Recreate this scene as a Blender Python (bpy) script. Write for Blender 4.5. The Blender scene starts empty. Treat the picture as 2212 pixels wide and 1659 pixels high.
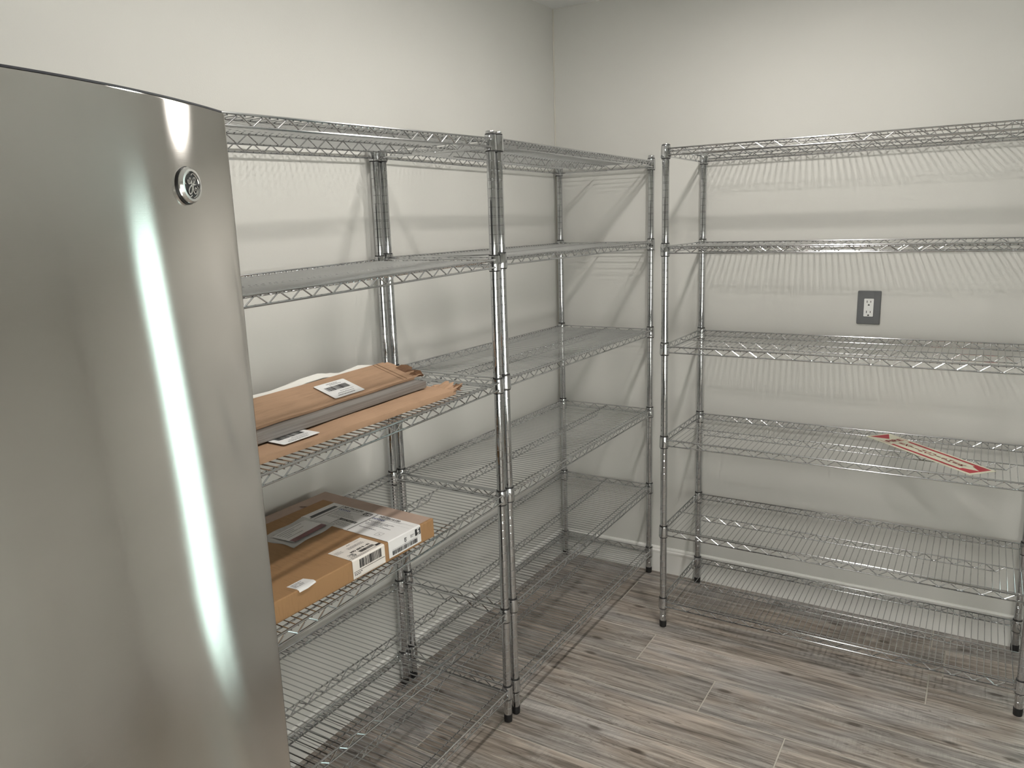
import bpy, bmesh, math, random
from mathutils import Vector, Matrix
random.seed(7)

# ------------------------------------------------------------------ scene, camera, light
scene = bpy.context.scene
COL = scene.collection
cam_d = bpy.data.cameras.new('camera')
cam = bpy.data.objects.new('camera', cam_d); COL.objects.link(cam)
cam_d.sensor_fit = 'HORIZONTAL'; cam_d.sensor_width = 36.0
cam_d.lens = 1672.0 / 2212.0 * 36.0
cam_d.clip_start = 0.02
_r = Vector((0.85473207, 0.51813971, -0.03105371))
_u = Vector((-0.07979494, 0.19027458, 0.97848268))
_d = Vector((-0.51289947, 0.83386259, -0.20397872))
cam.matrix_world = Matrix(((_r.x, _u.x, -_d.x, 1.67087), (_r.y, _u.y, -_d.y, -3.14315),
                           (_r.z, _u.z, -_d.z, 1.58047), (0, 0, 0, 1)))
scene.camera = cam

world = bpy.data.worlds.new('world'); scene.world = world
world.use_nodes = True
bg = world.node_tree.nodes['Background']
bg.inputs[0].default_value = (1.0, .975, .92, 1); bg.inputs[1].default_value = 8.7   # overcast daylight outside the windows

vs = scene.view_settings
vs.view_transform = 'Standard'; vs.look = 'None'; vs.gamma = 1.0; vs.use_curve_mapping = False
vs.exposure = 0.0
scene.cycles.sample_clamp_indirect = 4.0
scene.cycles.caustics_refractive = False

LIGHT_GLOW = 375.0      # radiance of the lit ceiling domes
LIGHT_SPOTS = [(1.05, -0.91), (1.05, -1.68), (1.05, -3.35)]  # last spot: unseen lamp added to keep the left wall bright
CEIL = 2.465
XR = 3.60          # right wall
YF = -4.40         # wall behind the camera

# ------------------------------------------------------------------ helpers
def link(o):
    COL.objects.link(o); return o

def tag(o, label=None, cat=None, group=None, kind=None):
    if label: o['label'] = label
    if cat: o['category'] = cat
    if group: o['group'] = group
    if kind: o['kind'] = kind
    return o

def empty(name, loc=(0, 0, 0), rz=0.0):
    o = bpy.data.objects.new(name, None); link(o)
    o.location = loc; o.rotation_euler = (0, 0, rz); o.empty_display_size = 0.1
    return o

def inst(name, me, parent=None, loc=(0, 0, 0), rot=(0, 0, 0)):
    o = bpy.data.objects.new(name, me); link(o)
    o.location = loc; o.rotation_euler = rot
    if parent: o.parent = parent
    return o

class MB:
    def __init__(self): self.v = []; self.f = []; self.m = []
    def quadring(self, rings, closed=True, caps=True, mi=0):
        n = len(rings[0]); b = len(self.v)
        for r in rings: self.v += [tuple(p) for p in r]
        for i in range(len(rings) - 1):
            for j in range(n if closed else n - 1):
                k = (j + 1) % n
                self.f.append((b + i*n + j, b + i*n + k, b + (i+1)*n + k, b + (i+1)*n + j)); self.m.append(mi)
        if caps and closed:
            self.f.append(tuple(b + j for j in range(n))[::-1]); self.m.append(mi)
            e = b + (len(rings) - 1) * n
            self.f.append(tuple(e + j for j in range(n))); self.m.append(mi)
        return self
    def tube(self, pts, r, n=6, mi=0):
        pts = [Vector(p) for p in pts]; rings = []
        ref = None
        for i, p in enumerate(pts):
            if i == 0: t = pts[1] - p
            elif i == len(pts) - 1: t = p - pts[-2]
            else: t = (pts[i+1] - p).normalized() + (p - pts[i-1]).normalized()
            t.normalize()
            if ref is None:
                ref = Vector((0, 0, 1)) if abs(t.z) < .9 else Vector((1, 0, 0))
            a = t.cross(ref).normalized(); c = a.cross(t).normalized()
            rings.append([p + r * (math.cos(2*math.pi*k/n) * a + math.sin(2*math.pi*k/n) * c) for k in range(n)])
        return self.quadring(rings, mi=mi)
    def lathe(self, prof, n=20, caps=True, mi=0, c=(0, 0)):
        rings = [[(c[0] + r*math.cos(2*math.pi*k/n), c[1] + r*math.sin(2*math.pi*k/n), z) for k in range(n)] for r, z in prof]
        return self.quadring(rings, caps=caps, mi=mi)
    def box(self, a, b, mi=0):
        x0, y0, z0 = a; x1, y1, z1 = b
        return self.quadring([[(x0, y0, z), (x1, y0, z), (x1, y1, z), (x0, y1, z)] for z in (z0, z1)], mi=mi)
    def poly(self, pts, mi=0):
        b = len(self.v); self.v += [tuple(p) for p in pts]; self.f.append(tuple(range(b, b + len(pts)))); self.m.append(mi); return self
    def mesh(self, name, *mats, smooth=False, bevel=0):
        me = bpy.data.meshes.new(name); me.from_pydata(self.v, [], self.f); me.update()
        for m in mats: me.materials.append(m)
        for p, k in zip(me.polygons, self.m): p.material_index = k
        bm = bmesh.new(); bm.from_mesh(me)
        bmesh.ops.recalc_face_normals(bm, faces=bm.faces)
        if bevel:
            bmesh.ops.bevel(bm, geom=[e for e in bm.edges if e.is_manifold and e.calc_face_angle() > .5], offset=bevel, segments=2, profile=.6, affect='EDGES')
        bm.to_mesh(me); bm.free()
        if smooth:
            for p in me.polygons: p.use_smooth = True
            try: me.set_sharp_from_angle(angle=math.radians(38))
            except Exception: pass
        return me
    def obj(self, name, mat, parent=None, loc=(0, 0, 0), rot=(0, 0, 0), smooth=False, bevel=0):
        mats = mat if isinstance(mat, (list, tuple)) else [mat]
        return inst(name, self.mesh(name, *mats, smooth=smooth, bevel=bevel), parent, loc, rot)

# ------------------------------------------------------------------ materials
def new_mat(name):
    m = bpy.data.materials.new(name); m.use_nodes = True
    return m, m.node_tree.nodes, m.node_tree.links, m.node_tree.nodes['Principled BSDF']

def simple(name, col, rough=.5, metal=0.0, noise=0.0, nscale=40.0, bump=0.0, bscale=400.0, spec=None):
    m, N, L, B = new_mat(name)
    B.inputs['Roughness'].default_value = rough; B.inputs['Metallic'].default_value = metal
    if spec is not None: B.inputs['Specular IOR Level'].default_value = spec
    tc = N.new('ShaderNodeTexCoord')
    nt = N.new('ShaderNodeTexNoise'); nt.inputs['Scale'].default_value = nscale; nt.inputs['Detail'].default_value = 4
    L.new(tc.outputs['Object'], nt.inputs['Vector'])
    mx = N.new('ShaderNodeMixRGB'); mx.blend_type = 'MULTIPLY'; mx.inputs[0].default_value = noise
    mx.inputs[1].default_value = (*col, 1); L.new(nt.outputs['Fac'], mx.inputs[2]); L.new(mx.outputs[0], B.inputs['Base Color'])
    if bump:
        n2 = N.new('ShaderNodeTexNoise'); n2.inputs['Scale'].default_value = bscale; n2.inputs['Detail'].default_value = 3
        L.new(tc.outputs['Object'], n2.inputs['Vector'])
        bp = N.new('ShaderNodeBump'); bp.inputs['Strength'].default_value = bump; bp.inputs['Distance'].default_value = .002
        L.new(n2.outputs['Fac'], bp.inputs['Height']); L.new(bp.outputs['Normal'], B.inputs['Normal'])
    return m

M_wall = simple('wall_paint', (.63, .626, .597), .62, noise=.06, nscale=3, bump=.12, bscale=260, spec=.3)
M_ceil = simple('ceiling_paint', (.78, .79, .78), .8, noise=.05, nscale=5, bump=.1)
M_base = simple('white_trim_paint', (.87, .865, .84), .38, noise=.05, nscale=8)
M_grout = simple('grout', (.62, .585, .52), .85, noise=.3, nscale=60)
M_chrome = simple('chrome', (.60, .61, .62), .055, 1.0, noise=.08, nscale=30)
M_wire = simple('chrome_wire', (.60, .61, .62), .135, 1.0, noise=.08, nscale=50)
M_black = simple('black_plastic', (.012, .012, .013), .45, noise=.2)
M_dark = simple('dark_grey_plastic', (.05, .05, .06), .4, noise=.2)
M_white = simple('white_plastic', (.78, .79, .78), .35, noise=.04)
M_plate = simple('grey_wall_plate', (.125, .13, .135), .42, noise=.1)
M_paper = simple('white_label_paper', (.80, .80, .80), .55, noise=.05, nscale=20)
M_paper2 = simple('cream_label_paper', (.80, .76, .71), .55, noise=.05, nscale=20)
M_ink = simple('black_ink', (.02, .02, .022), .6)
M_inkg = simple('grey_ink', (.09, .09, .10), .6)
M_blue = simple('blue_ink', (.05, .08, .22), .6)
M_foam = simple('white_foam_sheet', (.83, .82, .78), .7, noise=.05, nscale=12, bump=.15, bscale=120)
M_signbg = simple('cream_sign_plastic', (.76, .75, .60), .35, noise=.04)
M_red = simple('red_print', (.42, .012, .03), .45)
M_darkred = simple('dark_red_print', (.16, .012, .022), .4, noise=.5, nscale=60)
M_film = simple('clear_pouch_film', (.50, .50, .49), .22, noise=.2, nscale=60, bump=.6, bscale=60)
M_tape = simple('paper_tape', (.42, .31, .25), .6, noise=.15, nscale=40)
M_cabinet = simple('freezer_cabinet_paint', (.035, .035, .037), .45, noise=.1, bump=.2)
M_emblem = simple('emblem_chrome', (.85, .85, .84), .18, 1.0)
M_hall = simple('hall_shade_paint', (.05, .05, .052), .8, noise=.2)  # near-black colour stands in for an unlit hall

def card_mat(name, col, streak):
    m, N, L, B = new_mat(name)
    B.inputs['Roughness'].default_value = .72; B.inputs['Specular IOR Level'].default_value = .25
    tc = N.new('ShaderNodeTexCoord')
    mp = N.new('ShaderNodeMapping'); mp.inputs['Scale'].default_value = streak
    L.new(tc.outputs['Object'], mp.inputs['Vector'])
    a = N.new('ShaderNodeTexNoise'); a.inputs['Scale'].default_value = 1.0; a.inputs['Detail'].default_value = 5
    L.new(mp.outputs[0], a.inputs['Vector'])
    b = N.new('ShaderNodeTexNoise'); b.inputs['Scale'].default_value = 9; b.inputs['Detail'].default_value = 3
    L.new(tc.outputs['Object'], b.inputs['Vector'])
    ad = N.new('ShaderNodeMath'); ad.operation = 'ADD'; L.new(a.outputs['Fac'], ad.inputs[0]); L.new(b.outputs['Fac'], ad.inputs[1])
    cr = N.new('ShaderNodeValToRGB')
    cr.color_ramp.elements[0].position = .62; cr.color_ramp.elements[0].color = (*[c*.88 for c in col], 1)
    cr.color_ramp.elements[1].position = 1.35; cr.color_ramp.elements[1].color = (*[min(1, c*1.12) for c in col], 1)
    L.new(ad.outputs[0], cr.inputs[0]); L.new(cr.outputs[0], B.inputs['Base Color'])
    bp = N.new('ShaderNodeBump'); bp.inputs['Strength'].default_value = .12; bp.inputs['Distance'].default_value = .002
    L.new(a.outputs['Fac'], bp.inputs['Height']); L.new(bp.outputs['Normal'], B.inputs['Normal'])
    return m
M_card = card_mat('kraft_cardboard', (.30, .175, .085), (30, 220, 30))
M_card2 = card_mat('brown_wrap_board', (.35, .225, .145), (260, 18, 60))
M_torn = simple('torn_board_edge', (.20, .105, .055), .85, noise=.5, nscale=120)

def stainless():
    m, N, L, B = new_mat('brushed_stainless')
    tc = N.new('ShaderNodeTexCoord')
    mp = N.new('ShaderNodeMapping'); mp.inputs['Scale'].default_value = (1, 6, 900)
    L.new(tc.outputs['Object'], mp.inputs['Vector'])
    g = N.new('ShaderNodeTexNoise'); g.inputs['Scale'].default_value = 1; g.inputs['Detail'].default_value = 3
    L.new(mp.outputs[0], g.inputs['Vector'])
    s = N.new('ShaderNodeTexNoise'); s.inputs['Scale'].default_value = 5.5; s.inputs['Detail'].default_value = 6; s.inputs['Distortion'].default_value = .6
    L.new(tc.outputs['Object'], s.inputs['Vector'])
    cr = N.new('ShaderNodeValToRGB')
    cr.color_ramp.elements[0].position = .25; cr.color_ramp.elements[0].color = (.72, .70, .67, 1)
    cr.color_ramp.elements[1].position = .8; cr.color_ramp.elements[1].color = (.80, .78, .75, 1)
    L.new(s.outputs['Fac'], cr.inputs[0])
    # horizontal brushing: the reflection is smeared up and down much more than sideways
    A = N.new('ShaderNodeBsdfAnisotropic'); A.distribution = 'BECKMANN'
    rr = N.new('ShaderNodeMapRange'); rr.inputs['To Min'].default_value = .155; rr.inputs['To Max'].default_value = .180
    L.new(s.outputs['Fac'], rr.inputs['Value']); L.new(rr.outputs[0], A.inputs['Roughness'])
    A.inputs['Anisotropy'].default_value = .52; A.inputs['Rotation'].default_value = .0
    tg = N.new('ShaderNodeTangent'); tg.direction_type = 'RADIAL'; tg.axis = 'Z'
    L.new(tg.outputs[0], A.inputs['Tangent']); L.new(cr.outputs[0], A.inputs['Color'])
    bp = N.new('ShaderNodeBump'); bp.inputs['Strength'].default_value = .02; bp.inputs['Distance'].default_value = .0005
    L.new(g.outputs['Fac'], bp.inputs['Height']); L.new(bp.outputs['Normal'], A.inputs['Normal'])
    N.remove(B); L.new(A.outputs[0], N['Material Output'].inputs[0])
    return m
M_steel = stainless()

def tile_mat():
    """Weathered-wood porcelain: long grain along x, saw marks across it, knots, a tone of its own for each tile."""
    m, N, L, B = new_mat('wood_look_tile')
    B.inputs['Specular IOR Level'].default_value = .35
    tc = N.new('ShaderNodeTexCoord'); oi = N.new('ShaderNodeObjectInfo')
    sc = N.new('ShaderNodeVectorMath'); sc.operation = 'SCALE'
    cmb = N.new('ShaderNodeCombineXYZ'); L.new(oi.outputs['Random'], cmb.inputs[0]); L.new(oi.outputs['Random'], cmb.inputs[1]); L.new(oi.outputs['Random'], cmb.inputs[2])
    L.new(cmb.outputs[0], sc.inputs[0]); sc.inputs['Scale'].default_value = 37.0
    ad = N.new('ShaderNodeVectorMath'); ad.operation = 'ADD'
    L.new(tc.outputs['Object'], ad.inputs[0]); L.new(sc.outputs[0], ad.inputs[1])
    def noise(scale3, detail=5, dist=0.0, rough=.55):
        mp = N.new('ShaderNodeMapping'); mp.inputs['Scale'].default_value = scale3; L.new(ad.outputs[0], mp.inputs['Vector'])
        n = N.new('ShaderNodeTexNoise'); n.inputs['Scale'].default_value = 1; n.inputs['Detail'].default_value = detail
        n.inputs['Distortion'].default_value = dist; n.inputs['Roughness'].default_value = rough
        L.new(mp.outputs[0], n.inputs['Vector']); return n
    def ramp(src, p0, p1, c0, c1):
        r = N.new('ShaderNodeValToRGB'); r.color_ramp.elements[0].position = p0; r.color_ramp.elements[1].position = p1
        r.color_ramp.elements[0].color = (*c0, 1); r.color_ramp.elements[1].color = (*c1, 1); L.new(src, r.inputs[0]); return r
    def mix(fac, a, b, mode='MIX', f=1.0):
        x = N.new('ShaderNodeMixRGB'); x.blend_type = mode; x.inputs[0].default_value = f
        if fac is not None: L.new(fac, x.inputs[0])
        L.new(a, x.inputs[1])
        if isinstance(b, tuple): x.inputs[2].default_value = (*b, 1)
        else: L.new(b, x.inputs[2])
        return x
    big = noise((1.3, 7, 1), 4, 1.0)
    grain = noise((3.2, 62, 1), 8, .7, .62)
    fine = noise((10, 420, 1), 4, .2)
    cloud = noise((3.0, 13, 1), 6, 1.6, .6)
    tint = noise((2.2, 6.5, 1), 3, .8)
    saw = noise((230, 9, 1), 3, .5)
    base = ramp(big.outputs['Fac'], .30, .70, (.27, .24, .215), (.48, .44, .405))
    cool = mix(ramp(tint.outputs['Fac'], .42, .62, (0, 0, 0), (1, 1, 1)).outputs[0], base.outputs[0], (.34, .332, .328))
    c1 = mix(None, cool.outputs[0], ramp(grain.outputs['Fac'], .32, .62, (.36, .345, .33), (1.28, 1.26, 1.24)).outputs[0], 'MULTIPLY', .95)
    c2 = mix(None, c1.outputs[0], ramp(fine.outputs['Fac'], .35, .65, (.74, .73, .72), (1.14, 1.14, 1.14)).outputs[0], 'MULTIPLY', .8)
    # pale worn patches with faint saw marks across the grain
    wf = ramp(cloud.outputs['Fac'], .50, .66, (0, 0, 0), (.62, .62, .62))
    pale0 = mix(None, ramp(grain.outputs['Fac'], .30, .60, (.30, .285, .27), (.56, .54, .52)).outputs[0], ramp(saw.outputs['Fac'], .36, .60, (.80, .80, .80), (1.06, 1.06, 1.06)).outputs[0], 'MULTIPLY', 1)
    c3 = mix(wf.outputs[0], c2.outputs[0], pale0.outputs[0])
    # knots
    mpk = N.new('ShaderNodeMapping'); mpk.inputs['Scale'].default_value = (2.1, 5.2, 0); L.new(ad.outputs[0], mpk.inputs['Vector'])
    vo = N.new('ShaderNodeTexVoronoi'); vo.voronoi_dimensions = '2D'; vo.inputs['Scale'].default_value = 1.0
    L.new(mpk.outputs[0], vo.inputs['Vector'])
    wob = N.new('ShaderNodeMath'); wob.operation = 'MULTIPLY_ADD'; L.new(fine.outputs['Fac'], wob.inputs[0]); wob.inputs[1].default_value = -.05; L.new(vo.outputs['Distance'], wob.inputs[2])
    kd = ramp(wob.outputs[0], .004, .040, (.34, .31, .29), (1, 1, 1))
    c4 = mix(None, c3.outputs[0], kd.outputs[0], 'MULTIPLY', .9)
    # dark cracks
    ck = noise((1.5, 24, 1), 3, 1.6)
    ckr = N.new('ShaderNodeValToRGB')
    e = ckr.color_ramp.elements; e[0].position = .488; e[0].color = (1, 1, 1, 1); e[1].position = .512; e[1].color = (1, 1, 1, 1)
    x = e.new(.5); x.color = (.38, .36, .34, 1)
    L.new(ck.outputs['Fac'], ckr.inputs[0])
    c5 = mix(None, c4.outputs[0], ckr.outputs[0], 'MULTIPLY', .8)
    # tone of the single tile
    tr = ramp(oi.outputs['Random'], 0, 1, (.88, .84, .80), (1.14, 1.13, 1.13))
    c6 = mix(None, c5.outputs[0], tr.outputs[0], 'MULTIPLY', 1)
    L.new(c6.outputs[0], B.inputs['Base Color'])
    rr = N.new('ShaderNodeMapRange'); rr.inputs['To Min'].default_value = .42; rr.inputs['To Max'].default_value = .62
    L.new(grain.outputs['Fac'], rr.inputs['Value']); L.new(rr.outputs[0], B.inputs['Roughness'])
    bp = N.new('ShaderNodeBump'); bp.inputs['Strength'].default_value = .35; bp.inputs['Distance'].default_value = .0012
    L.new(grain.outputs['Fac'], bp.inputs['Height']); L.new(bp.outputs['Normal'], B.inputs['Normal'])
    return m
M_tile = tile_mat()

def plank_mat():
    m, N, L, B = new_mat('grey_oak_laminate')
    B.inputs['Roughness'].default_value = .5
    tc = N.new('ShaderNodeTexCoord'); mp = N.new('ShaderNodeMapping'); mp.inputs['Scale'].default_value = (60, 2.5, 160)
    L.new(tc.outputs['Object'], mp.inputs['Vector'])
    n = N.new('ShaderNodeTexNoise'); n.inputs['Scale'].default_value = 1; n.inputs['Detail'].default_value = 6; n.inputs['Distortion'].default_value = 1.2
    L.new(mp.outputs[0], n.inputs['Vector'])
    cr = N.new('ShaderNodeValToRGB')
    cr.color_ramp.elements[0].position = .3; cr.color_ramp.elements[0].color = (.125, .110, .100, 1)
    cr.color_ramp.elements[1].position = .7; cr.color_ramp.elements[1].color = (.235, .222, .210, 1)
    L.new(n.outputs['Fac'], cr.inputs[0]); L.new(cr.outputs[0], B.inputs['Base Color'])
    return m
M_plank = plank_mat()

def emit(name, col, s):
    m, N, L, B = new_mat(name)
    B.inputs['Base Color'].default_value = (.9, .9, .9, 1)
    B.inputs['Emission Color'].default_value = (*col, 1); B.inputs['Emission Strength'].default_value = s
    return m
M_lens = emit('lit_lens', (1, .955, .89), LIGHT_GLOW)

def glass(name, tint):
    m, N, L, B = new_mat(name)
    N.remove(B)
    t = N.new('ShaderNodeBsdfTransparent'); t.inputs[0].default_value = (*tint, 1)
    g = N.new('ShaderNodeBsdfGlossy'); g.inputs['Roughness'].default_value = .0
    f = N.new('ShaderNodeFresnel'); f.inputs['IOR'].default_value = 1.45
    x = N.new('ShaderNodeMixShader'); L.new(f.outputs[0], x.inputs[0]); L.new(t.outputs[0], x.inputs[1]); L.new(g.outputs[0], x.inputs[2])
    L.new(x.outputs[0], N['Material Output'].inputs[0])
    return m
M_glass = glass('window_glass', (.96, .97, .96))
M_glass2 = glass('tinted_window_glass', (.515, .595, .592))

# ------------------------------------------------------------------ room shell
T = .12
def struct(name, mb, mat, **k):
    o = mb.obj(name, mat, **k); o['kind'] = 'structure'; return o

def wall_with_holes(name, axis, at, a0, a1, holes, thick):
    """A wall plane slab built of boxes around its openings; axis 'x': the wall lies along x at y=at."""
    mb = MB(); xs = sorted({a0, a1, *[h[0] for h in holes], *[h[1] for h in holes]})
    for s0, s1 in zip(xs[:-1], xs[1:]):
        hs = [h for h in holes if h[0] <= s0 and h[1] >= s1]
        spans = [(0, CEIL)]
        for h in hs: spans = [q for z0, z1 in spans for q in ((z0, min(z1, h[2])), (max(z0, h[3]), z1)) if q[1] - q[0] > 1e-4]
        for z0, z1 in spans:
            if axis == 'x': mb.box((s0, min(at, at+thick), z0), (s1, max(at, at+thick), z1))
            else: mb.box((min(at, at+thick), s0, z0), (max(at, at+thick), s1, z1))
    return struct(name, mb, M_wall)

WIN1 = (1.905, 2.34, .125, 2.43)      # tall glazed sidelight just right of the rack
FILL_WIN2 = (.15, 1.20, .06, 1.75)       # unseen window hinted by bluish post reflections, enlarged for fill light
ADDED_DOOR = (1.30, 2.15, 0, 2.05)        # doorway added behind the camera to give the chrome dark reflections
wall_with_holes('wall_left', 'y', 0, YF - T, T, [], -T)
wall_with_holes('wall_back', 'x', 0, 0, XR, [WIN1], T)
FILL_WIN3 = (-4.25, -2.38, .06, 1.50)     # unseen window added in the right wall as fill for the left wall
wall_with_holes('wall_right', 'y', XR, YF - T, T, [FILL_WIN3], T)
FILL_WIN4 = (2.50, 3.50, .06, 1.45)  # unseen window added in the front wall for fill light
wall_with_holes('wall_front', 'x', YF, 0, XR, [FILL_WIN2, ADDED_DOOR, FILL_WIN4], -T)
struct('ceiling', MB().box((-T, YF - T, CEIL), (XR + T, T, CEIL + .1)), M_ceil)

def window(name, h, y, s, gm=None):
    x0, x1, z0, z1 = h
    fr = MB(); w = .022
    ya, yb = sorted((y - s*.008, y + s*.10))
    fr.box((x0, ya, z0), (x0 + w, yb, z1)); fr.box((x1 - w, ya, z0), (x1, yb, z1))
    fr.box((x0 + w, ya, z0), (x1 - w, yb, z0 + w)); fr.box((x0 + w, ya, z1 - w), (x1 - w, yb, z1))
    f = struct(name, fr, M_base)
    MB().box((x0 + w, y + s*.045, z0 + w), (x1 - w, y + s*.050, z1 - w)).obj('pane', gm or M_glass, f)
window('window_1', WIN1, 0, 1, M_glass2)
window('fill_window_2', FILL_WIN2, YF, -1)
window('fill_window_4', FILL_WIN4, YF, -1)
def window_x(name, h, x, s):
    y0, y1, z0, z1 = h; fr = MB(); w = .04
    xa, xb = sorted((x - s*.008, x + s*.10)); ym = (y0 + y1)/2
    for a, b in ((y0, y0 + w), (ym - w/2, ym + w/2), (y1 - w, y1)): fr.box((xa, a, z0), (xb, b, z1))
    for a, b in ((y0 + w, ym - w/2), (ym + w/2, y1 - w)):
        fr.box((xa, a, z0), (xb, b, z0 + w)).box((xa, a, z1 - w), (xb, b, z1))
    f = struct(name, fr, M_base)
    for a, b in ((y0 + w, ym - w/2), (ym + w/2, y1 - w)):
        MB().box((x + s*.045, a, z0 + w), (x + s*.050, b, z1 - w)).obj('pane', M_glass, f)
window_x('fill_window_3', FILL_WIN3, XR, 1)
# added hallway, walls coloured near black so the chrome mirrors something dark
hb = MB(); hx0, hx1, hy0, hy1 = ADDED_DOOR[0] - .3, ADDED_DOOR[1] + .3, YF - T - 1.6, YF - T
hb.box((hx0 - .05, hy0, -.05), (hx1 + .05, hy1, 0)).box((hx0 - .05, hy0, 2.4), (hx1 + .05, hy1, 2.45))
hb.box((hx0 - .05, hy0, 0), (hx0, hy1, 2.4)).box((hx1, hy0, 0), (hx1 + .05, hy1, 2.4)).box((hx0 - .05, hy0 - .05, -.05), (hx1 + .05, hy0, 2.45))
struct('wall_added_hall', hb, M_hall)
dm = MB(); w = .07
dm.box((ADDED_DOOR[0] - w, YF, 0), (ADDED_DOOR[0], YF + .018, ADDED_DOOR[3] + w)).box((ADDED_DOOR[1], YF, 0), (ADDED_DOOR[1] + w, YF + .018, ADDED_DOOR[3] + w)).box((ADDED_DOOR[0], YF, ADDED_DOOR[3]), (ADDED_DOOR[1], YF + .018, ADDED_DOOR[3] + w))
struct('trim_1', dm, M_base)

# baseboards: flat board with a stepped cap
BP = [(0, 0), (.010, 0), (.010, .094), (.0128, .097), (.0128, .104), (.008, .1075), (.008, .115), (.004, .1205), (0, .1215)]
def baseboard(name, p0, p1, nrm):
    p0, p1, nrm = Vector((*p0, 0)), Vector((*p1, 0)), Vector((*nrm, 0))
    rings = [[q + nrm*d + Vector((0, 0, z)) for d, z in BP] for q in (p0, p1)]
    return struct(name, MB().quadring(rings), M_base)
bb = baseboard('baseboard_back', (.0, 0), (XR, 0), (0, -1))
baseboard('baseboard_left', (0, YF), (0, -.0128), (1, 0))
baseboard('baseboard_right', (XR, 0), (XR, FILL_WIN3[1] + .01), (-1, 0))
baseboard('baseboard_front', (ADDED_DOOR[0] - .07, YF), (0, YF), (0, 1))
# small dark oval mark on the back baseboard between the two racks
sc_ = MB(); sc_.quadring([[(.655 + (.006*math.cos(a) - .004*math.sin(a))*k, -.0101 - .0002*(k < .9), .058 + .013*math.sin(a)*k) for a in [i*math.pi/8 for i in range(16)]] for k in (1.0, .5)], caps=True)
sc_.obj('oval_mark', simple('mark_grey', (.33, .32, .30), .8), bb)
# caulk bead in the wall corner
struct('trim_2', MB().tube([(.002, -.002, .13), (.002, -.002, CEIL)], .0035, 6), simple('caulk', (.60, .58, .52), .6), smooth=True)

# floor: grout bed with wood-look tiles laid on it
floor = struct('floor', MB().box((-T, YF - T, -.10), (XR + T, T, -.0016)), M_grout)
ROW, TL, G = .1957, 1.2, .0042
y_edges = [0.0] + [-.1435 - ROW*k for k in range(0, 23)]
known = {2: .411, 3: .685, 4: .977, 5: .0535, 6: .4446}
tile_cache = {}
def tile_mesh(lx, ly):
    key = (round(lx, 4), round(ly, 4))
    if key not in tile_cache:
        hx, hy = lx/2, ly/2; b = .0011
        tile_cache[key] = MB().quadring([[(-hx, -hy, -.009), (hx, -hy, -.009), (hx, hy, -.009), (-hx, hy, -.009)],
            [(-hx, -hy, -b), (hx, -hy, -b), (hx, hy, -b), (-hx, hy, -b)],
            [(-hx+b, -hy+b, 0), (hx-b, -hy+b, 0), (hx-b, hy-b, 0), (-hx+b, hy-b, 0)]]).mesh('tile', M_tile)
    return tile_cache[key]
for i in range(len(y_edges) - 1):
    y1, y0 = y_edges[i], y_edges[i+1]
    if y0 < YF: y0 = YF
    if y1 - y0 < .02: continue
    off = known.get(i, random.uniform(.05, 1.15))
    xs = [0.0] + [x for x in (off - TL, off, off + TL, off + 2*TL, off + 3*TL) if .03 < x < XR - .03] + [XR]
    for x0, x1 in zip(xs[:-1], xs[1:]):
        ti = inst('tile', tile_mesh(x1 - x0 - G, y1 - y0 - G), floor, ((x0+x1)/2, (y0+y1)/2, random.uniform(-.0003, .0002)))

# ------------------------------------------------------------------ ceiling lights
for k, (lx, ly) in enumerate(LIGHT_SPOTS):
    lr = empty('ceiling_light', (lx, ly, CEIL))
    tag(lr, ['round white ceiling downlight nearest the corner rack', 'round white ceiling downlight in the middle of the row', 'added ceiling downlight out of view, brightening the left wall'][k], 'ceiling light', 'row of ceiling downlights')
    MB().lathe([(.086, 0), (.086, -.006), (.080, -.010), (.062, -.012), (.057, -.008), (.057, 0)], 32).obj('trim_ring', M_white, lr, smooth=True)
    MB().lathe([(.0565, -.006)] + [(.0560*math.cos(a), -.010 - .004*math.sin(a)) for a in [math.radians(q) for q in range(0, 86, 12)]] + [(.003, -.0142)], 24).obj('lit_dome', M_lens, lr, smooth=True)

# ------------------------------------------------------------------ wire racks
L_, D_, HP = 1.180, .426, 1.832
PR = .0127
def post_mesh():
    prof = [(.0105, .026), (PR, .0275)]
    z = .050; k = 0
    while z < HP - .02:
        for dz in ((-.0022, .0022) if k % 4 == 1 else (0,)):
            g = z + dz
            prof += [(PR, g - .0011), (PR - .0007, g - .0004), (PR - .0007, g + .0004), (PR, g + .0011)]
        z += .0254; k += 1
    prof += [(PR, HP - .006), (PR, HP - .004)]
    return MB().lathe(prof, 20).mesh('post', M_chrome, smooth=True)
ME_post = post_mesh()
ME_cap = MB().lathe([(PR + .0003, HP - .005), (PR + .0003, HP - .002), (PR - .001, HP), (PR - .006, HP + .0012), (.002, HP + .0016)], 20).mesh('post_cap', M_chrome, smooth=True)
ME_foot = MB().lathe([(.0115, 0), (.0132, .002), (.0138, .020), (.0138, .0265), (.0120, .0275)], 20).mesh('foot', M_black, smooth=True)
ME_collar = MB().lathe([(.0134, 0), (.0160, 0), (.0166, -.003), (.0178, -.038), (.0176, -.041), (.0165, -.042), (.0134, -.042), (.0134, 0)], 20, caps=False).mesh('collar', M_chrome, smooth=True)
ME_sleeve = MB().lathe([(.0129, .0035), (.0146, .0035), (.0148, .0), (.0154, -.042), (.0156, -.0450), (.0129, -.0450), (.0129, .0035)], 20, caps=False).mesh('split_sleeve', M_black, smooth=True)
OFF = .0105; RW = .0027; RZ = .00175; RC = .0014
ZT, ZB = -.0105, -.0325
PITCH = .02
u_first = .02
N_CROSS = int((L_ - 2*u_first + 1e-6) / PITCH) + 1
U0 = (L_ - (N_CROSS - 1)*PITCH) / 2
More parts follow.
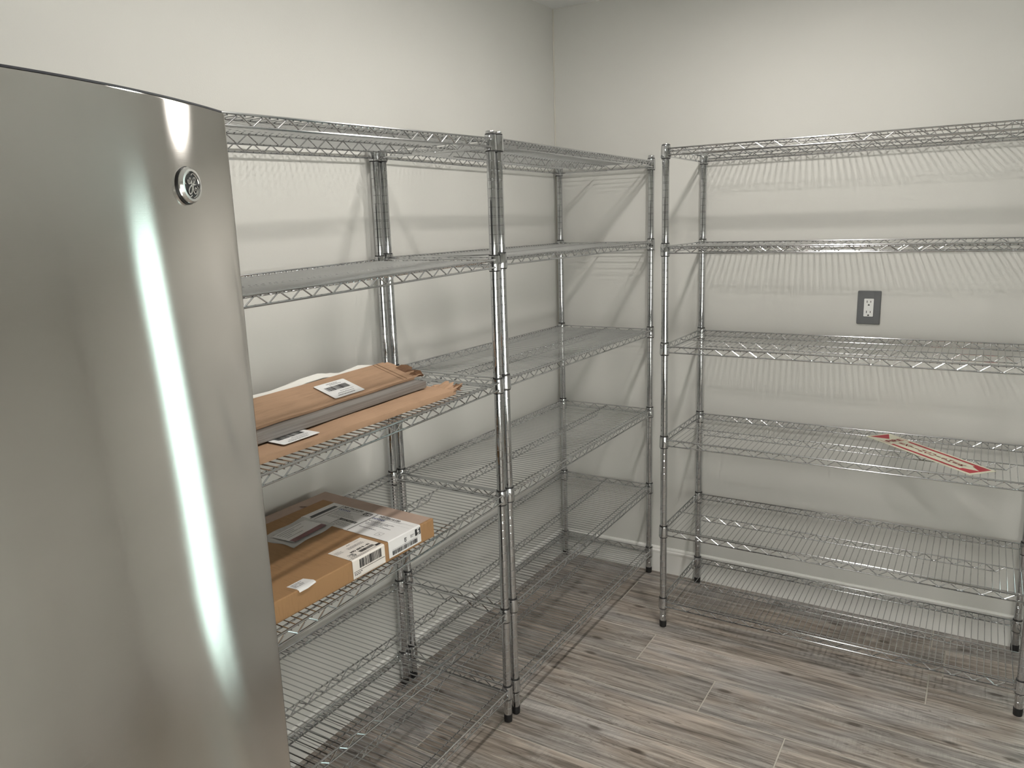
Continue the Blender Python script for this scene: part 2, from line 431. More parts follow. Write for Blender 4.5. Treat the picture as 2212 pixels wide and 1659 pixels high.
def zigzag(u0, u1, per, zt, zb, fixed, along='u'):
    n = int(round((u1 - u0) / (per/2))); pts = []
    for i in range(n + 1):
        u = u0 + (u1 - u0)*i/n; z = zt if i % 2 == 0 else zb
        for du in (-.002, .002):
            uu = min(max(u + du, u0), u1)
            pts.append((uu, fixed, z) if along == 'u' else (fixed, uu, z))
    q = [pts[0]]
    for a in pts[1:]:
        if (Vector(a) - Vector(q[-1])).length > 1e-4: q.append(a)
    return q
def frame_mesh():
    mb = MB()
    for v in (-OFF, D_ + OFF):
        for z in (ZT, ZB): mb.tube([(.008, v, z), (L_ - .008, v, z)], RW, 8)
    for u in (-OFF, L_ + OFF):
        for z in (ZT, ZB): mb.tube([(u, .008, z), (u, D_ - .008, z)], RW, 8)
    return mb.mesh('shelf', M_wire, smooth=True)
ME_frame = frame_mesh()
ME_zl = MB().tube(zigzag(.038, L_ - .038, .06, ZT - .002, ZB + .002, 0), RZ, 6).mesh('zigzag_wire', M_wire, smooth=True)
ME_zs = MB().tube(zigzag(.038, D_ - .038, .06, ZT - .002, ZB + .002, 0, 'v'), RZ, 6).mesh('zigzag_wire', M_wire, smooth=True)
ZC = ZT - RW - RC + .0003
ME_cross = MB().tube([(0, -OFF - .002, ZC), (0, D_ + OFF + .002, ZC)], RC, 6).mesh('cross_wire', M_wire, smooth=True)
ME_inner = MB().tube([(-OFF, 0, ZC - RC - .0018), (L_ + OFF, 0, ZC - RC - .0018)], .0020, 6).mesh('inner_wire', M_wire, smooth=True)
ZCT = ZC - RC - .0018; ZCB = ZCT - .021
ME_cz = MB().tube(zigzag(.06, L_ - .06, .06, ZCT - .001, ZCB + .001, 0), RZ, 6).mesh('truss_zigzag', M_wire, smooth=True)
ME_ct = MB().tube([(-OFF, 0, ZCT), (L_ + OFF, 0, ZCT)], .0022, 6).mesh('truss_top_wire', M_wire, smooth=True)
ME_cb = MB().tube([(.085, 0, ZCB), (L_ - .085, 0, ZCB)], .0022, 6).mesh('truss_bottom_wire', M_wire, smooth=True)
def deck_mesh():
    mb = MB()
    for k in range(N_CROSS):
        u = U0 + k*PITCH; mb.tube([(u, -OFF - .002, ZC), (u, D_ + OFF + .002, ZC)], RC, 6)
    return mb.mesh('wire_deck', M_wire, smooth=True)
ME_deck = deck_mesh()

def rack(loc, rz, heights, lean, label, top_scale=1.0):
    """heights: (z at u=0, z at u=L) of the collar tops, top shelf first; lean: shift of u per metre of height."""
    root = empty('wire_shelving_rack', loc, rz)
    tag(root, label, 'shelving rack', 'chrome wire shelving racks')
    for u in (0, L_):
        for v in (0, D_):
            p = inst('post', ME_post, root, (u, v, 0), (0, math.atan(lean), 0)); p.scale = (1, 1, top_scale if u else 1)
            inst('post_cap', ME_cap, p); inst('foot', ME_foot, p)
    for s, (z0, z1) in enumerate(heights):
        zc = (z0 + z1)/2; sl = (z1 - z0)/L_
        sh = inst('shelf', ME_frame, root, (lean*zc, 0, z0), (0, -math.atan(sl), 0))
        for v in (-OFF, D_ + OFF): inst('zigzag_wire', ME_zl, sh, (0, v, 0))
        for u in (-OFF, L_ + OFF): inst('zigzag_wire', ME_zs, sh, (u, 0, 0))
        inst('inner_wire', ME_inner, sh, (0, D_ + OFF - .030, 0))
        inst('truss_zigzag', ME_cz, sh, (0, D_/2, 0)); inst('truss_top_wire', ME_ct, sh, (0, D_/2, 0)); inst('truss_bottom_wire', ME_cb, sh, (0, D_/2, 0))
        for u in (0, L_):
            for v in (0, D_):
                inst('collar', ME_collar, sh, (u, v, 0)); inst('split_sleeve', ME_sleeve, sh, (u, v, 0))
        if s < 2:
            tag(inst('wire_deck', ME_deck, sh), kind='stuff')
        else:
            for k in range(N_CROSS): inst('cross_wire', ME_cross, sh, (U0 + k*PITCH, 0, 0))
    return root
XB, XF = .0337, .4575
SLA = -.0212*L_
hA = [(1.821, 1.821 + SLA), (1.4896, 1.4896 + SLA), (1.131, 1.131 + SLA*.9), (.783, .783 + SLA), (.394, .394 + .025), (.126, .126)]
hB = [(1.818, 1.822), (1.4945, 1.4943), (1.1250, 1.1345), (.773, .779), (.4255, .4075), (.1215, .1245)]
hC = [(1.826, 1.826), (1.4896, 1.4896), (1.1312, 1.1312), (.7769, .7769), (.4194, .4194), (.1223, .1223)]
YA1, YB1 = -1.2625, -.0336
rackA = rack((XB, YA1, 0), -math.pi/2, hA, -.0078, 'chrome wire rack beside the freezer holding cardboard packages', .986)
rackB = rack((XB, YB1, 0), -math.pi/2, hB, -.0015, 'empty chrome wire rack filling the corner along the left wall')
rackC = rack((1.8660, -.0340, 0), math.pi, hC, .0030, 'chrome wire rack below the outlet with a red sign on it')

# ------------------------------------------------------------------ upright freezer
FY, FHW, FDR, FXA = -2.84, .36, .092, .957
fz = empty('upright_freezer', (FXA, FY, 0))
tag(fz, 'tall stainless steel upright freezer with bowed door and round emblem', 'freezer')
def door_profile(inset=0.0):
    pts = []
    for i in range(49):
        u = -1 + 2*i/48
        y = u*(FHW - inset); x = -FDR*u*u
        pts.append((x - inset, y))
    return pts
def door_mesh():
    """Front skin bowed in plan, folded back at both long sides with a small round."""
    prof = door_profile()
    r = .005
    prof[0] = (prof[0][0], prof[0][1]); 
    right = [(prof[-1][0] - .0015, FHW + .0022), (prof[-1][0] - .005, FHW + .0036), (-.17, FHW + .0036)]
    left = [(x, -y) for x, y in right][::-1]
    full = left + prof + right
    z0, z1 = .10, 1.7215
    b = .0022; cx = -.08
    def ring(z, k):
        return [(x - (k if i >= 1 and i < len(full)-1 else 0), y*(1 - k/FHW), z) for i, (x, y) in enumerate(full)]
    return MB().quadring([ring(z0, b), ring(z0 + b, 0), ring(z1 - b, 0), ring(z1 - b*.3, b*.3), ring(z1, b)])
door = door_mesh().obj('door', M_steel, fz, smooth=True)
pc = door_profile(.0012)
MB().quadring([[(x, y, z) for x, y in [(-.165, -FHW + .002)] + pc + [(-.165, FHW - .002)]] for z in (1.7216, 1.7236)]).obj('door_top_cap', M_dark, door)
MB().box((-.185, -FHW + .006, .105), (-.171, FHW - .006, 1.715)).obj('gasket', M_black, door)
MB().box((-FXA + .05, -FHW, .03), (-.186, FHW, 1.70)).obj('cabinet', M_cabinet, fz, bevel=.006)
MB().box((-.26, -FHW + .02, .005), (-.20, FHW - .02, .095)).obj('toe_grille', M_black, fz)
for sy in (-1, 1):
    MB().lathe([(.018, 0), (.02, .003), (.02, .029), (.012, .0305)], 14, c=(-.14, sy*.30)).obj('levelling_foot', M_black, fz, loc=(-.10, 0, 0), smooth=True)
    MB().lathe([(.018, 0), (.02, .003), (.02, .029), (.012, .0305)], 14, c=(-.76, sy*.30)).obj('levelling_foot', M_black, fz, smooth=True)
hd = MB().tube([(-.062, -.315, .62), (-.005, -.315, .64), (.004, -.315, .68), (.004, -.315, 1.42), (-.005, -.315, 1.46), (-.062, -.315, 1.48)], .011, 12).obj('handle', M_chrome, fz, smooth=True)
# emblem
BYL = -2.573 - FY; bu = BYL/FHW
bn = math.atan2(2*FDR*BYL/FHW**2, 1)
badge = MB().lathe([(.0205, -.002), (.0205, .0012)], 36).obj('emblem', M_black, fz, loc=(-FDR*bu*bu, BYL, 1.632), smooth=True)
badge.rotation_euler = Matrix(((0, -math.sin(bn), math.cos(bn)), (0, math.cos(bn), math.sin(bn)), (0, 0, 0))).to_euler() if False else (math.radians(90), 0, math.radians(90) + bn)
badge['label'] = 'round black emblem with chrome ring and script letters'
MB().lathe([(.0195, .001), (.0198, .004), (.0175, .0066), (.0150, .0068), (.0146, .0052), (.0146, .001)], 36, caps=False).obj('emblem_ring', M_emblem, badge, smooth=True)
MB().lathe([(.0147, .001), (.0147, .0048), (.004, .0052)], 36).obj('emblem_disc', M_black, badge, smooth=True)
def bez(pts, n=10):
    """Catmull-Rom through the points."""
    P = [Vector(p) for p in pts]; P = [2*P[0] - P[1]] + P + [2*P[-1] - P[-2]]; out = []
    for i in range(1, len(P) - 2):
        for k in range(n):
            t = k/n; a, b, c, d = P[i-1], P[i], P[i+1], P[i+2]
            out.append(.5*((2*b) + (c - a)*t + (2*a - 5*b + 4*c - d)*t*t + (3*b - a - 3*c + d)*t**3))
    out.append(P[-2]); return out
S = .0146; ZE = .0056
em = MB()
def stroke(pts, r): em.tube([(x*S*1.18, y*S*1.12, ZE) for x, y, *_ in bez([(a, b, 0) for a, b in pts])], r, 6)
# script g: upper loop, descender loop
stroke([(-.40, .36), (-.40, .20), (-.30, .08), (-.14, .10), (-.04, .28), (-.08, .46), (-.20, .44), (-.26, .24), (-.16, .10), (0.02, .16)], .00052)
stroke([(.0, .30), (.02, .0), (.0, -.26), (-.10, -.50), (-.26, -.58), (-.38, -.46), (-.32, -.26), (-.14, -.08), (.06, .04), (.20, .10)], .00072)
# script E: upper loop into lower spiral
stroke([(.20, .10), (.34, .24), (.42, .40), (.36, .50), (.22, .46), (.18, .28), (.24, .12), (.36, .04), (.46, .06)], .00056)
stroke([(.36, .04), (.20, .0), (.12, -.20), (.16, -.44), (.32, -.56), (.50, -.44), (.50, -.24), (.38, -.16), (.30, -.28), (.38, -.36)], .00058)
for k in range(4):
    a0 = math.radians(90*k + 8); n = 12
    pts = [((.93 - .20*max(0, (i/n - .78)/.22)**1.5)*math.cos(a0 + math.radians(78)*i/n), (.93 - .20*max(0, (i/n - .78)/.22)**1.5)*math.sin(a0 + math.radians(78)*i/n)) for i in range(n + 1)]
    em.tube([(x*S, y*S, ZE - .0004) for x, y in pts], .0005, 6)
em.obj('emblem_script', M_emblem, badge, smooth=True)

# ------------------------------------------------------------------ wall outlet
ot = empty('wall_outlet', (1.3062, 0, 1.2308))
tag(ot, 'white duplex outlet in grey wall plate above the right rack', 'outlet')
def rrect(w, h, r, n=5):
    out = []
    for cx, cy, a in ((w/2 - r, h/2 - r, 0), (-w/2 + r, h/2 - r, 90), (-w/2 + r, -h/2 + r, 180), (w/2 - r, -h/2 + r, 270)):
        for i in range(n + 1):
            t = math.radians(a + 90*i/n); out.append((cx + r*math.cos(t), cy + r*math.sin(t)))
    return out
def plate(w, h, r, y0, y1, bev):
    return MB().quadring([[(x, -y0, z) for x, z in rrect(w, h, r)], [(x, -(y1 - bev), z) for x, z in rrect(w, h, r)], [(x, -y1, z) for x, z in rrect(w - 2*bev, h - 2*bev, max(r - bev, .001))]])
plate(.0795, .1235, .004, 0, .0075, .0022).obj('wall_plate', M_plate, ot, smooth=True)
plate(.0352, .0686, .0025, .006, .0079, .0002).obj('recess_line', M_dark, ot)
rc = plate(.0330, .0664, .0022, .007, .0096, .0006).obj('receptacle', M_white, ot, smooth=True)
for cz in (.0175, -.0205):
    for sx, hh in ((-.0063, .0085), (.0063, .0068)):
        MB().box((sx - .0012, -.00985, cz + .0045 - hh/2), (sx + .0012, -.0094, cz + .0045 + hh/2)).obj('slot', M_black, rc)
    g = [(0.0032*math.cos(math.radians(a)), .0040*math.sin(math.radians(a))) for a in range(0, 181, 20)] + [(-.0032, -.0014), (.0032, -.0014)]
    MB().quadring([[(x, y, cz - .0085 + z) for x, z in g] for y in (-.0094, -.00985)]).obj('ground_hole', M_black, rc)

# ------------------------------------------------------------------ print helpers (flat lettering)
def text_geo(txt, size, align='LEFT'):
    c = bpy.data.curves.new('lettering', 'FONT'); c.body = txt; c.size = size; c.align_x = align; c.resolution_u = 2
    o = bpy.data.objects.new('lettering', c); link(o)
    dg = bpy.context.evaluated_depsgraph_get()
    me = bpy.data.meshes.new_from_object(o.evaluated_get(dg))
    vs_ = [v.co.copy() for v in me.vertices]; fs = [tuple(p.vertices) for p in me.polygons]
    bpy.data.objects.remove(o); bpy.data.curves.remove(c); bpy.data.meshes.remove(me)
    return vs_, fs
class Print:
    """Flat ink on a plane: origin o, right r, up u, normal n; several ink colours by material slot."""
    def __init__(self, o, r, u, lift=.00025):
        self.o, self.r, self.u = Vector(o), Vector(r).normalized(), Vector(u).normalized()
        self.n = self.r.cross(self.u); self.lift = lift; self.mb = MB()
    def p(self, x, y, k=1.0): return self.o + self.r*x + self.u*y + self.n*self.lift*k
    def text(self, txt, x, y, size, mi=0, k=1.0, sx=1.0, align='LEFT', rot=0.0, bold=0.0):
        vs_, fs = text_geo(txt, size, align); ca, sa = math.cos(rot), math.sin(rot)
        for off in ([(0, 0)] if not bold else [(-bold, 0), (bold, 0), (0, bold), (0, -bold)]):
            b = len(self.mb.v)
            for v in vs_:
                X, Y = v.x*sx + off[0], v.y + off[1]
                self.mb.v.append(tuple(self.p(x + X*ca - Y*sa, y + X*sa + Y*ca, k + (.05 if off[1] else 0))))
            for f in fs: self.mb.f.append(tuple(b + i for i in f)); self.mb.m.append(mi)
    def rect(self, x0, y0, x1, y1, mi=0, k=1.0): self.mb.poly([self.p(x0, y0, k), self.p(x1, y0, k), self.p(x1, y1, k), self.p(x0, y1, k)], mi)
    def poly(self, pts, mi=0, k=1.0): self.mb.poly([self.p(x, y, k) for x, y in pts], mi)
    def bars(self, x0, y0, x1, y1, n, rnd, vertical=True, mi=0):
        a = x0 if vertical else y0; e = x1 if vertical else y1; st = (e - a)/n
        for i in range(n):
            w = st*rnd.choice((.35, .5, .75)); s = a + i*st
            if vertical: self.rect(s, y0, s + w, y1, mi)
            else: self.rect(x0, s, x1, s + w, mi)
    def scribble(self, x0, y0, x1, rnd, h=.0016, mi=1):
        x = x0
        while x < x1:
            w = rnd.uniform(.002, .007); self.rect(x, y0, min(x + w, x1), y0 + h, mi); x += w + .0012
    def obj(self, name, mats, parent):
        me = bpy.data.meshes.new(name); me.from_pydata(self.mb.v, [], self.mb.f); me.update()
        for m in mats: me.materials.append(m)
        for q, k in zip(me.polygons, self.mb.m): q.material_index = k
        return inst(name, me, parent)
R_ = random.Random(3)

# ------------------------------------------------------------------ cardboard box on the fourth shelf
yaw = -.06
BW, BL, BH = .42, .56, .0515
bx = empty('cardboard_box', (.465, -1.602, .7665))
tag(bx, 'flat brown cardboard shipping box with shipping labels on the rack by the freezer', 'box')
bx.rotation_euler = (.0212, 0, yaw)      # local x to the front, local y to the right end; origin at the front right bottom corner
def bp_(X, Y, Z): return (X - BW, Y - BL, Z)
body = MB().box(bp_(0, 0, 0), bp_(BW, BL, BH)).obj('carton', M_card, bx, bevel=.003)
tp = BH + .0002
tq = MB()
tq.box(bp_(.004, .0, BH - .0001), bp_(.048, BL - .002, BH + .0004))
jag = [(.004 + (BW - .010)*i/14, BL - .052 + random.uniform(-.003, .003)) for i in range(15)]
tq.quadring([[bp_(x, y, z) for x, y in jag + [(BW - .006, BL - .003), (.004, BL - .003)]] for z in (BH + .0001, BH + .0006)])
tq.obj('paper_tape', M_tape, bx)
MB().poly([bp_(.02, BL - .115, BH + .0008), bp_(.035, BL - .125, BH + .0030), bp_(.05, BL - .112, BH + .0022), bp_(.03, BL - .10, BH + .0008)]).obj('torn_flap', M_tape, bx)

def wrap_label(name, X0, X1, Y0, Y1, drop, mat):
    """A paper label on the lid that folds over the front edge and hangs down by drop."""
    t = .0005; e = .0022; z = BH + .0003 + (t if name.endswith('b') else 0)
    pts = [(X0, z)]
    if drop:
        pts += [(BW - e, z)] + [(BW - e + (e + .0007)*math.sin(a), z - (e + .0003)*(1 - math.cos(a))) for a in (math.radians(30), math.radians(60), math.radians(90))] + [(BW + .0007, BH - drop)]
    else: pts += [(X1, z)]
    rings = []
    for y in (Y0, Y1):
        lo = [bp_(x, y, zz) for x, zz in pts]; hi = [bp_(x + (t if zz < BH - .002 else 0), y, zz + (t if zz >= BH - .002 else 0)) for x, zz in pts]
        rings.append(lo + hi[::-1])
    return MB().quadring(rings).obj('shipping_label', mat, bx)
zl = BH + .0009
l1 = wrap_label('a', .095, .262, .388, .508, 0, M_paper)
p1 = Print(bp_(.095, .388, zl), (1, 0, 0), (0, 1, 0))
p1.bars(.030, .006, .040, .100, 1, R_, True, 0)
p1.rect(.020, .012, .034, .104, 1); p1.bars(.0205, .0125, .0335, .1035, 40, R_, False, 0)
p1.rect(.044, .006, .0462, .116); 
p1.text('NP 72616150', .052, .1065, .0115, 0, sx=1.15, bold=.0005); p1.rect(.052, .1035, .160, .1040, 1)
p1.text('DDF24M', .050, .090, .0105, 2, sx=1.1, bold=.0005); p1.scribble(.052, .0995, .120, R_, .0014, 1)
for yy in (.083, .077, .071, .065, .059): p1.scribble(.054, yy, .054 + R_.uniform(.04, .09), R_, .0015, 1)
p1.rect(.052, .087, .160, .0874, 1)
for (a, b_, c, d) in ((.050, .060, .066, .0606), (.050, .076, .066, .0766), (.050, .060, .0506, .0766), (.0654, .060, .066, .0766)): p1.rect(a, b_, c, d, 1)
p1.scribble(.054, .050, .110, R_, .0016, 0); p1.scribble(.054, .044, .100, R_, .0016, 0)
p1.rect(.104, .004, .1064, .046); p1.rect(.104, .040, .167, .050, 0)
p1.text('Simple Wash Care', .109, .0422, .0078, 3, k=1.6)
for yy in (.032, .027, .022, .017, .012): p1.scribble(.110, yy, .160, R_, .0015, 1)
p1.rect(.138, .094, .166, .110, 0); p1.text('UPS', .142, .0965, .0130, 3, k=1.6, bold=.0007); p1.scribble(.138, .089, .164, R_, .0014, 1)
p1.obj('label_print', [M_ink, M_inkg, M_blue, M_paper], l1)
l2 = wrap_label('b', .262, .42, .386, .506, .044, M_paper)
p2 = Print(bp_(.262, .386, zl + .0004), (1, 0, 0), (0, 1, 0))
p2.rect(.010, .002, .0124, .117)
p2.text('NP 72616150', .024, .1065, .0115, 0, sx=1.15, bold=.0005); p2.rect(.022, .1035, .150, .1040, 1)
p2.text('DDF24M', .014, .090, .0105, 2, sx=1.1, bold=.0005); p2.scribble(.030, .0995, .110, R_, .0014, 1); p2.rect(.014, .087, .150, .0874, 1)
for yy, x0 in ((.076, .016), (.070, .030), (.063, .016), (.056, .022)):
    p2.scribble(x0, yy, x0 + R_.uniform(.06, .10), R_, .0026, 1)
p2.scribble(.020, .036, .080, R_, .0030, 1)
for (a, b_, c, d) in ((.096, .014, .116, .0148), (.096, .032, .116, .0328), (.096, .014, .0968, .0328), (.1152, .014, .116, .0328)): p2.rect(a, b_, c, d, 1)
p2.text('76', .102, .020, .008, 0)
p2.obj('label_print', [M_ink, M_inkg, M_blue, M_paper], l2)
# front fold of the second shipping label: right = +y, up = +z
p3 = Print((.0014, -BL + .386, BH - .044), (0, 1, 0), (0, 0, 1))
p3.bars(.012, .004, .106, .0155, 44, R_, True, 0); p3.rect(.012, .0175, .108, .0180, 1)
p3.rect(.098, .0225, .1185, .0405, 0); p3.text('UPS', .1135, .0235, .0110, 3, k=1.6, rot=math.radians(90), bold=.0007)
p3.rect(.058, .0225, .0650, .0330, 0); p3.rect(.0595, .0245, .0635, .0275, 3, k=1.6); p3.rect(.0610, .0285, .0640, .0315, 3, k=1.6)
p3.scribble(.080, .030, .094, R_, .0018, 1); p3.scribble(.080, .026, .090, R_, .0018, 1)
p3.obj('label_print', [M_ink, M_inkg, M_blue, M_paper], l2)
l3 = wrap_label('a', .338, .42, .264, .372, .047, M_paper2)
p4 = Print(bp_(.42, .264, zl), (0, 1, 0), (-1, 0, 0))      # right = +y, up = towards the wall
for yy in (.060, .056, .052): p4.scribble(.040, yy, .040 + R_.uniform(.035, .055), R_, .0015, 1)
for yy in (.066, .062, .058, .054): p4.scribble(.004, yy, .004 + R_.uniform(.012, .022), R_, .0011, 1)
p4.scribble(.052, .072, .064, R_, .0022, 1); p4.scribble(.078, .073, .092, R_, .0012, 1)
p4.text('MO 650 0 - 01', .030, .032, .0105, 0, bold=.0005)
p4.bars(.046, .016, .094, .027, 26, R_, True, 0)
for i in range(9):
    for j in range(7):
        if R_.random() < .55: p4.rect(.010 + i*.0026, .012 + j*.0026, .012 + i*.0026, .014 + j*.0026, 1)
p4.rect(.0, .0085, .108, .0096, 0); p4.rect(.092, .0085, .108, .0175, 0)
p4.scribble(.006, .004, .060, R_, .0016, 1)
p4.obj('label_print', [M_ink, M_inkg], l3)
p5 = Print((.0014, -BL + .264, BH - .047), (0, 1, 0), (0, 0, 1))
p5.bars(.022, .021, .096, .043, 40, R_, True, 0); p5.rect(.002, .0160, .106, .0172, 0)
p5.scribble(.004, .0115, .030, R_, .0020, 0); p5.scribble(.004, .0075, .024, R_, .0020, 0); p5.rect(.003, .0022, .100, .0026, 1)
p5.obj('label_print', [M_ink, M_inkg], l3)
# plastic document pouch
pa = .10
pcx, pcy = .168, .318
po = empty_dummy = None
def pv(a, b, z):
    ca, sa = math.cos(pa), math.sin(pa); return bp_(pcx + a*ca - b*sa, pcy + a*sa + b*ca, BH + z)
pm = MB(); nu, nv = 14, 16
rings = []
for i in range(nu + 1):
    a = -.060 + .12*i/nu; row = []
    for j in range(nv + 1):
        b = -.078 + .156*j/nv
        ed = min(i, nu - i)/3; ed2 = min(j, nv - j)/3
        z = .0012 + .0012*min(1, ed)*min(1, ed2) + .0006*math.sin(31*a*10 + 17*b*9) * min(1, ed)*min(1, ed2)
        row.append(pv(a + .003*math.sin(60*b), b + .003*math.sin(80*a), z))
    rings.append(row)
pm.quadring(rings, closed=False)
pouch = pm.obj('document_pouch', M_film, bx, smooth=True)
def flat(name, a0, b0, a1, b1, z, mat):
    g = MB(); n = 8
    g.quadring([[pv(a0 + (a1 - a0)*i/n, b, z + .0003*math.sin(31*(a0 + (a1 - a0)*i/n)*10 + 17*b*9)) for b in [b0 + (b1 - b0)*j/n for j in range(n + 1)]] for i in range(n + 1)], closed=False)
    return g.obj(name, mat, pouch, smooth=True)
flat('packing_slip', -.034, -.060, .044, .060, .0042, M_paper)
flat('red_stripe', .026, -.058, .046, .058, .0047, M_darkred)
for k in range(5): flat('slip_line', -.026 + .009*k, -.050, -.0245 + .009*k, -.050 + .02 + .07*R_.random(), .0046, M_inkg)
# small curled sticker over the front edge
st = MB(); rows = []
for i in range(9):
    X = .388 + .040*i/8
    lift = max(0, X - BW)
    rows.append([bp_(min(X, BW + .004), .098 + .047*j/6 + .006*(i/8), BH + .0008 - lift*.8 + .004*max(0, (j - 3)/3)*(i/8)) for j in range(7)])
st.quadring(rows, closed=False); stk = st.obj('small_sticker', M_paper, bx, smooth=True)
ps = Print(bp_(.388, .100, BH + .0011), (0, 1, 0), (-1, 0, 0))
ps.text('000 - 7420', .004, -.018, .0065, 0); ps.scribble(.004, -.007, .034, R_, .0014, 1); ps.scribble(.004, -.011, .028, R_, .0014, 1); ps.scribble(.004, -.022, .03, R_, .0014, 0)
ps.obj('sticker_print', [M_ink, M_inkg], stk)

# ------------------------------------------------------------------ packages and board on the third shelf
SL = .0195
def crumple(mb, base, along, width, n=7, seed=1, size=.03, thick=.0012):
    """A torn, folded board end: a jagged fan of paper."""
    r = random.Random(seed); base = Vector(base); al = Vector(along).normalized(); wd = Vector(width)
    a, b = [], []
    for i in range(n + 1):
        t = i/n
        a.append(base + wd*t)
        b.append(base + wd*t + al*size*r.uniform(.45, 1.1) + Vector((r.uniform(-.004, .004), 0, r.uniform(-.003, .014))))
    mid = [(x + y)/2 + Vector((0, 0, r.uniform(-.004, .007))) for x, y in zip(a, b)]
    up = Vector((0, 0, thick))
    mb.quadring([a, mid, b], closed=False); mb.quadring([[q + up for q in a], [q + up for q in mid], [q + up for q in b]], closed=False)
    return mb
# lower sleeve
lo = empty('cardboard_sleeve', (.438, -1.435, 1.1185))
tag(lo, 'flat brown cardboard sleeve lying under the grey wooden board', 'cardboard sleeve', 'cardboard sleeves on the rack')
lo.rotation_euler = (SL, 0, -.034)
def wavy_slab(w, l, h, seed, z0=0.0, nx=6, ny=40, amp=.0016):
    r = random.Random(seed); ph = [r.uniform(0, 6) for _ in range(4)]
    top, bot = [], []
    for j in range(ny + 1):
        y = -l*j/ny; row, rb = [], []
        for i in range(nx + 1):
            x = -w + w*i/nx
            dz = amp*(math.sin(9*y + ph[0]) + .6*math.sin(23*y + ph[1] + 9*x))*(.5 + .5*(i/nx))
            dx = .0012*math.sin(31*y + ph[2]) if i == nx else 0
            row.append((x + dx, y, z0 + h + dz)); rb.append((x + dx, y, z0))
        top.append(row); bot.append(rb)
    mb = MB(); mb.quadring([t + b[::-1] for t, b in zip(top, bot)])
    return mb
wavy_slab(.13, .72, .0145, 5).obj('board_wrap', M_card2, lo)
cm = MB(); crumple(cm, (-.120, -.004, .003), (.25, 1, 0), (.118, -.012, .004), 9, 4, .036, .0014)
crumple(cm, (-.085, -.002, .010), (.3, 1, .2), (.080, -.010, .0), 7, 9, .042, .0012)
cm.obj('torn_end', M_card2, lo)
cm = MB(); crumple(cm, (-.050, .004, .006), (.6, 1, .3), (.048, -.006, .002), 6, 14, .030, .0016); cm.obj('torn_fold', M_torn, lo)
def small_label(parent, org, rx, ry, w, h, seed, mats=(M_ink, M_inkg), tilt=None):
    pl = Print(org, rx, ry, .0004)
    o = MB(); q = rrect(w, h, .004, 3)
    o.quadring([[pl.p(x + w/2, y + h/2, k) for x, y in q] for k in (0, 1.0)])
    lb = o.obj('barcode_label', M_paper, parent)
    pl2 = Print(org, rx, ry, .0008); r = random.Random(seed)
    pl2.bars(w*.14, h*.46, w*.86, h*.72, 30, r, True, 0)
    pl2.scribble(w*.34, h*.88, w*.70, r, .0020, 1); pl2.scribble(w*.40, h*.80, w*.78, r, .0020, 1)
    pl2.scribble(w*.40, h*.33, w*.86, r, .0018, 1); pl2.scribble(w*.26, h*.22, w*.80, r, .0018, 1); pl2.scribble(w*.18, h*.10, w*.74, r, .0024, 0)
    pl2.obj('label_print', list(mats), lb)
    return lb
small_label(lo, (-.020, -.590, .0170), (0, 1, 0), (-1, 0, 0), .105, .075, 21)
# grey board
pk = empty('wooden_board', (.3555, -1.462, 1.1365))
tag(pk, 'narrow grey wood board lying between the two cardboard sleeves', 'board')
pk.rotation_euler = (SL, 0, -.016)
MB().box((-.062, -.70, 0), (0, 0, .0185)).obj('plank', M_plank, pk, bevel=.0008)
# upper sleeve, tilted
up = empty('cardboard_sleeve', (.312, -1.462, 1.1560))
tag(up, 'tilted brown cardboard sleeve leaning on the grey board, white sheet behind it', 'cardboard sleeve', 'cardboard sleeves on the rack')
up.rotation_euler = (SL, .295, -.006)
wavy_slab(.118, .72, .0075, 8, amp=.0008).obj('board_wrap', M_card2, up)
MB().box((-.117, -.030, .0080), (-.002, -.0285, .0086)).box((-.117, -.045, .0080), (-.002, -.0440, .0085)).obj('crease', M_torn, up)
cm = MB(); crumple(cm, (-.117, -.002, .002), (.35, 1, 0), (.116, .0, 0), 9, 31, .040, .0014); cm.obj('torn_end', M_card2, up)
cm = MB(); crumple(cm, (-.075, .006, .004), (.8, 1, .15), (.074, -.004, 0), 7, 37, .038, .0016); cm.obj('torn_fold', M_torn, up)
small_label(up, (-.010, -.300, .0098), (0, 1, 0), (-1, 0, 0), .108, .080, 22)
MB().quadring([[(-.018 + .006*math.cos(a), -.635 + .010*math.sin(a), z) for a in [i*math.pi/5 for i in range(10)]] for z in (.0080, .0098)]).obj('staple_tear', M_torn, up)
# white foam sheet
fo = MB(); rings = []
ny = 48
prof = [(t, 1.197 + SL*t + h) for t, h in ((0, -.006), (-.03, .0), (-.06, .005), (-.10, .001), (-.14, -.001), (-.18, .006), (-.22, .013), (-.27, .012), (-.32, .006), (-.39, .002), (-.46, .004), (-.75, .0))]
def foam_z(t):
    for (a, za), (b, zb) in zip(prof[:-1], prof[1:]):
        if b <= t <= a: k = (a - t)/(a - b); k = k*k*(3 - 2*k); return za + (zb - za)*k
    return prof[-1][1]
for j in range(ny + 1):
    t = -.75*j/ny; zt = foam_z(t)
    rings.append([(x, -1.47 + t, z) for x, z in ((.088, 1.1285 + SL*(-1.47 + t + 1.27)), (.106, 1.150), (.135, zt - .014), (.170, zt - .002), (.192, zt - .004 - .006), (.192, zt - .012), (.168, zt - .005), (.134, zt - .017), (.105, 1.147), (.087, 1.1255 + SL*(-1.47 + t + 1.27)))])
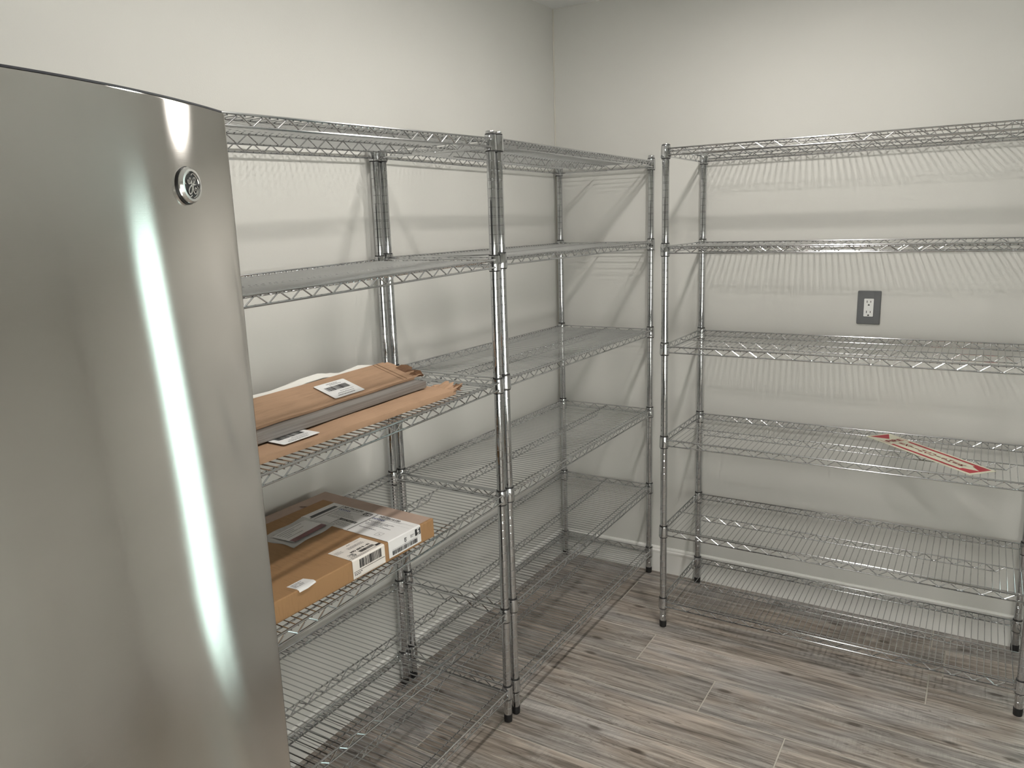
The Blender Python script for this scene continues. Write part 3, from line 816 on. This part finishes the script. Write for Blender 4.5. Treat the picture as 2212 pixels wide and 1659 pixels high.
foam = fo.quadring(rings).obj('foam_sheet', M_foam, smooth=True)
tag(foam, 'wavy white foam packing sheet showing behind the tilted cardboard sleeve', 'foam sheet')

# ------------------------------------------------------------------ fire extinguisher sign lying on the right rack
c0 = Vector((1.6774, -.4424, 0)); c1 = Vector((1.3348, -.1075, 0))
sup = (c1 - c0).normalized(); sr = Vector((sup.y, -sup.x, 0))
SLN, SWD = .476, .101
zsg = .7769 + ZC + RC + .0006
sg = empty('sign', (*((c0 + c1)/2 + sr*SWD/2)[:2], zsg))
tag(sg, 'cream and red fire extinguisher sign lying flat on the wire shelf', 'sign')
so = -sup*SLN/2 - sr*SWD/2
ps_ = Print(so, sr, sup, .0016)
q = rrect(SWD, SLN, .002, 2)
panel = MB().quadring([[ps_.p(x + SWD/2, y + SLN/2, k) for x, y in q] for k in (0, 1.0)]).obj('panel', M_signbg, sg)
pg = Print(so, sr, sup, .0019)
W_, H_ = SWD, SLN
# red side bands, top wedge, bottom arrow corners
for x0, x1 in ((.009, .021), (W_ - .021, W_ - .009)): pg.rect(x0, .070, x1, H_ - .118, 0)
for x0, x1 in ((.009, .0115), (W_ - .0115, W_ - .009)): pg.rect(x0, H_ - .118, x1, H_ - .062, 0)
pg.poly([(.009, H_ - .010), (W_/2, H_ - .062), (W_ - .009, H_ - .010)], 0)
pg.poly([(.009, .010), (W_/2, .010), (W_/2, .016), (.030, .062), (.009, .062)], 0)
pg.poly([(W_/2, .010), (W_ - .009, .010), (W_ - .009, .062), (W_ - .030, .062), (W_/2, .016)], 0)
pg.poly([(.009, .062), (.021, .062), (.021, .071), (.009, .071)], 0); pg.poly([(W_ - .021, .062), (W_ - .009, .062), (W_ - .009, .071), (W_ - .021, .071)], 0)
pg.text('FIRE', W_/2, H_ - .098, .036, 0, align='CENTER', sx=.98, bold=.0012)
for i, ch in enumerate('EXTINGUISHER'):
    pg.text(ch, W_/2, H_ - .133 - i*.0243, .0265, 0, align='CENTER', sx=1.25, bold=.0008)
pg.obj('sign_print', [M_red], panel)
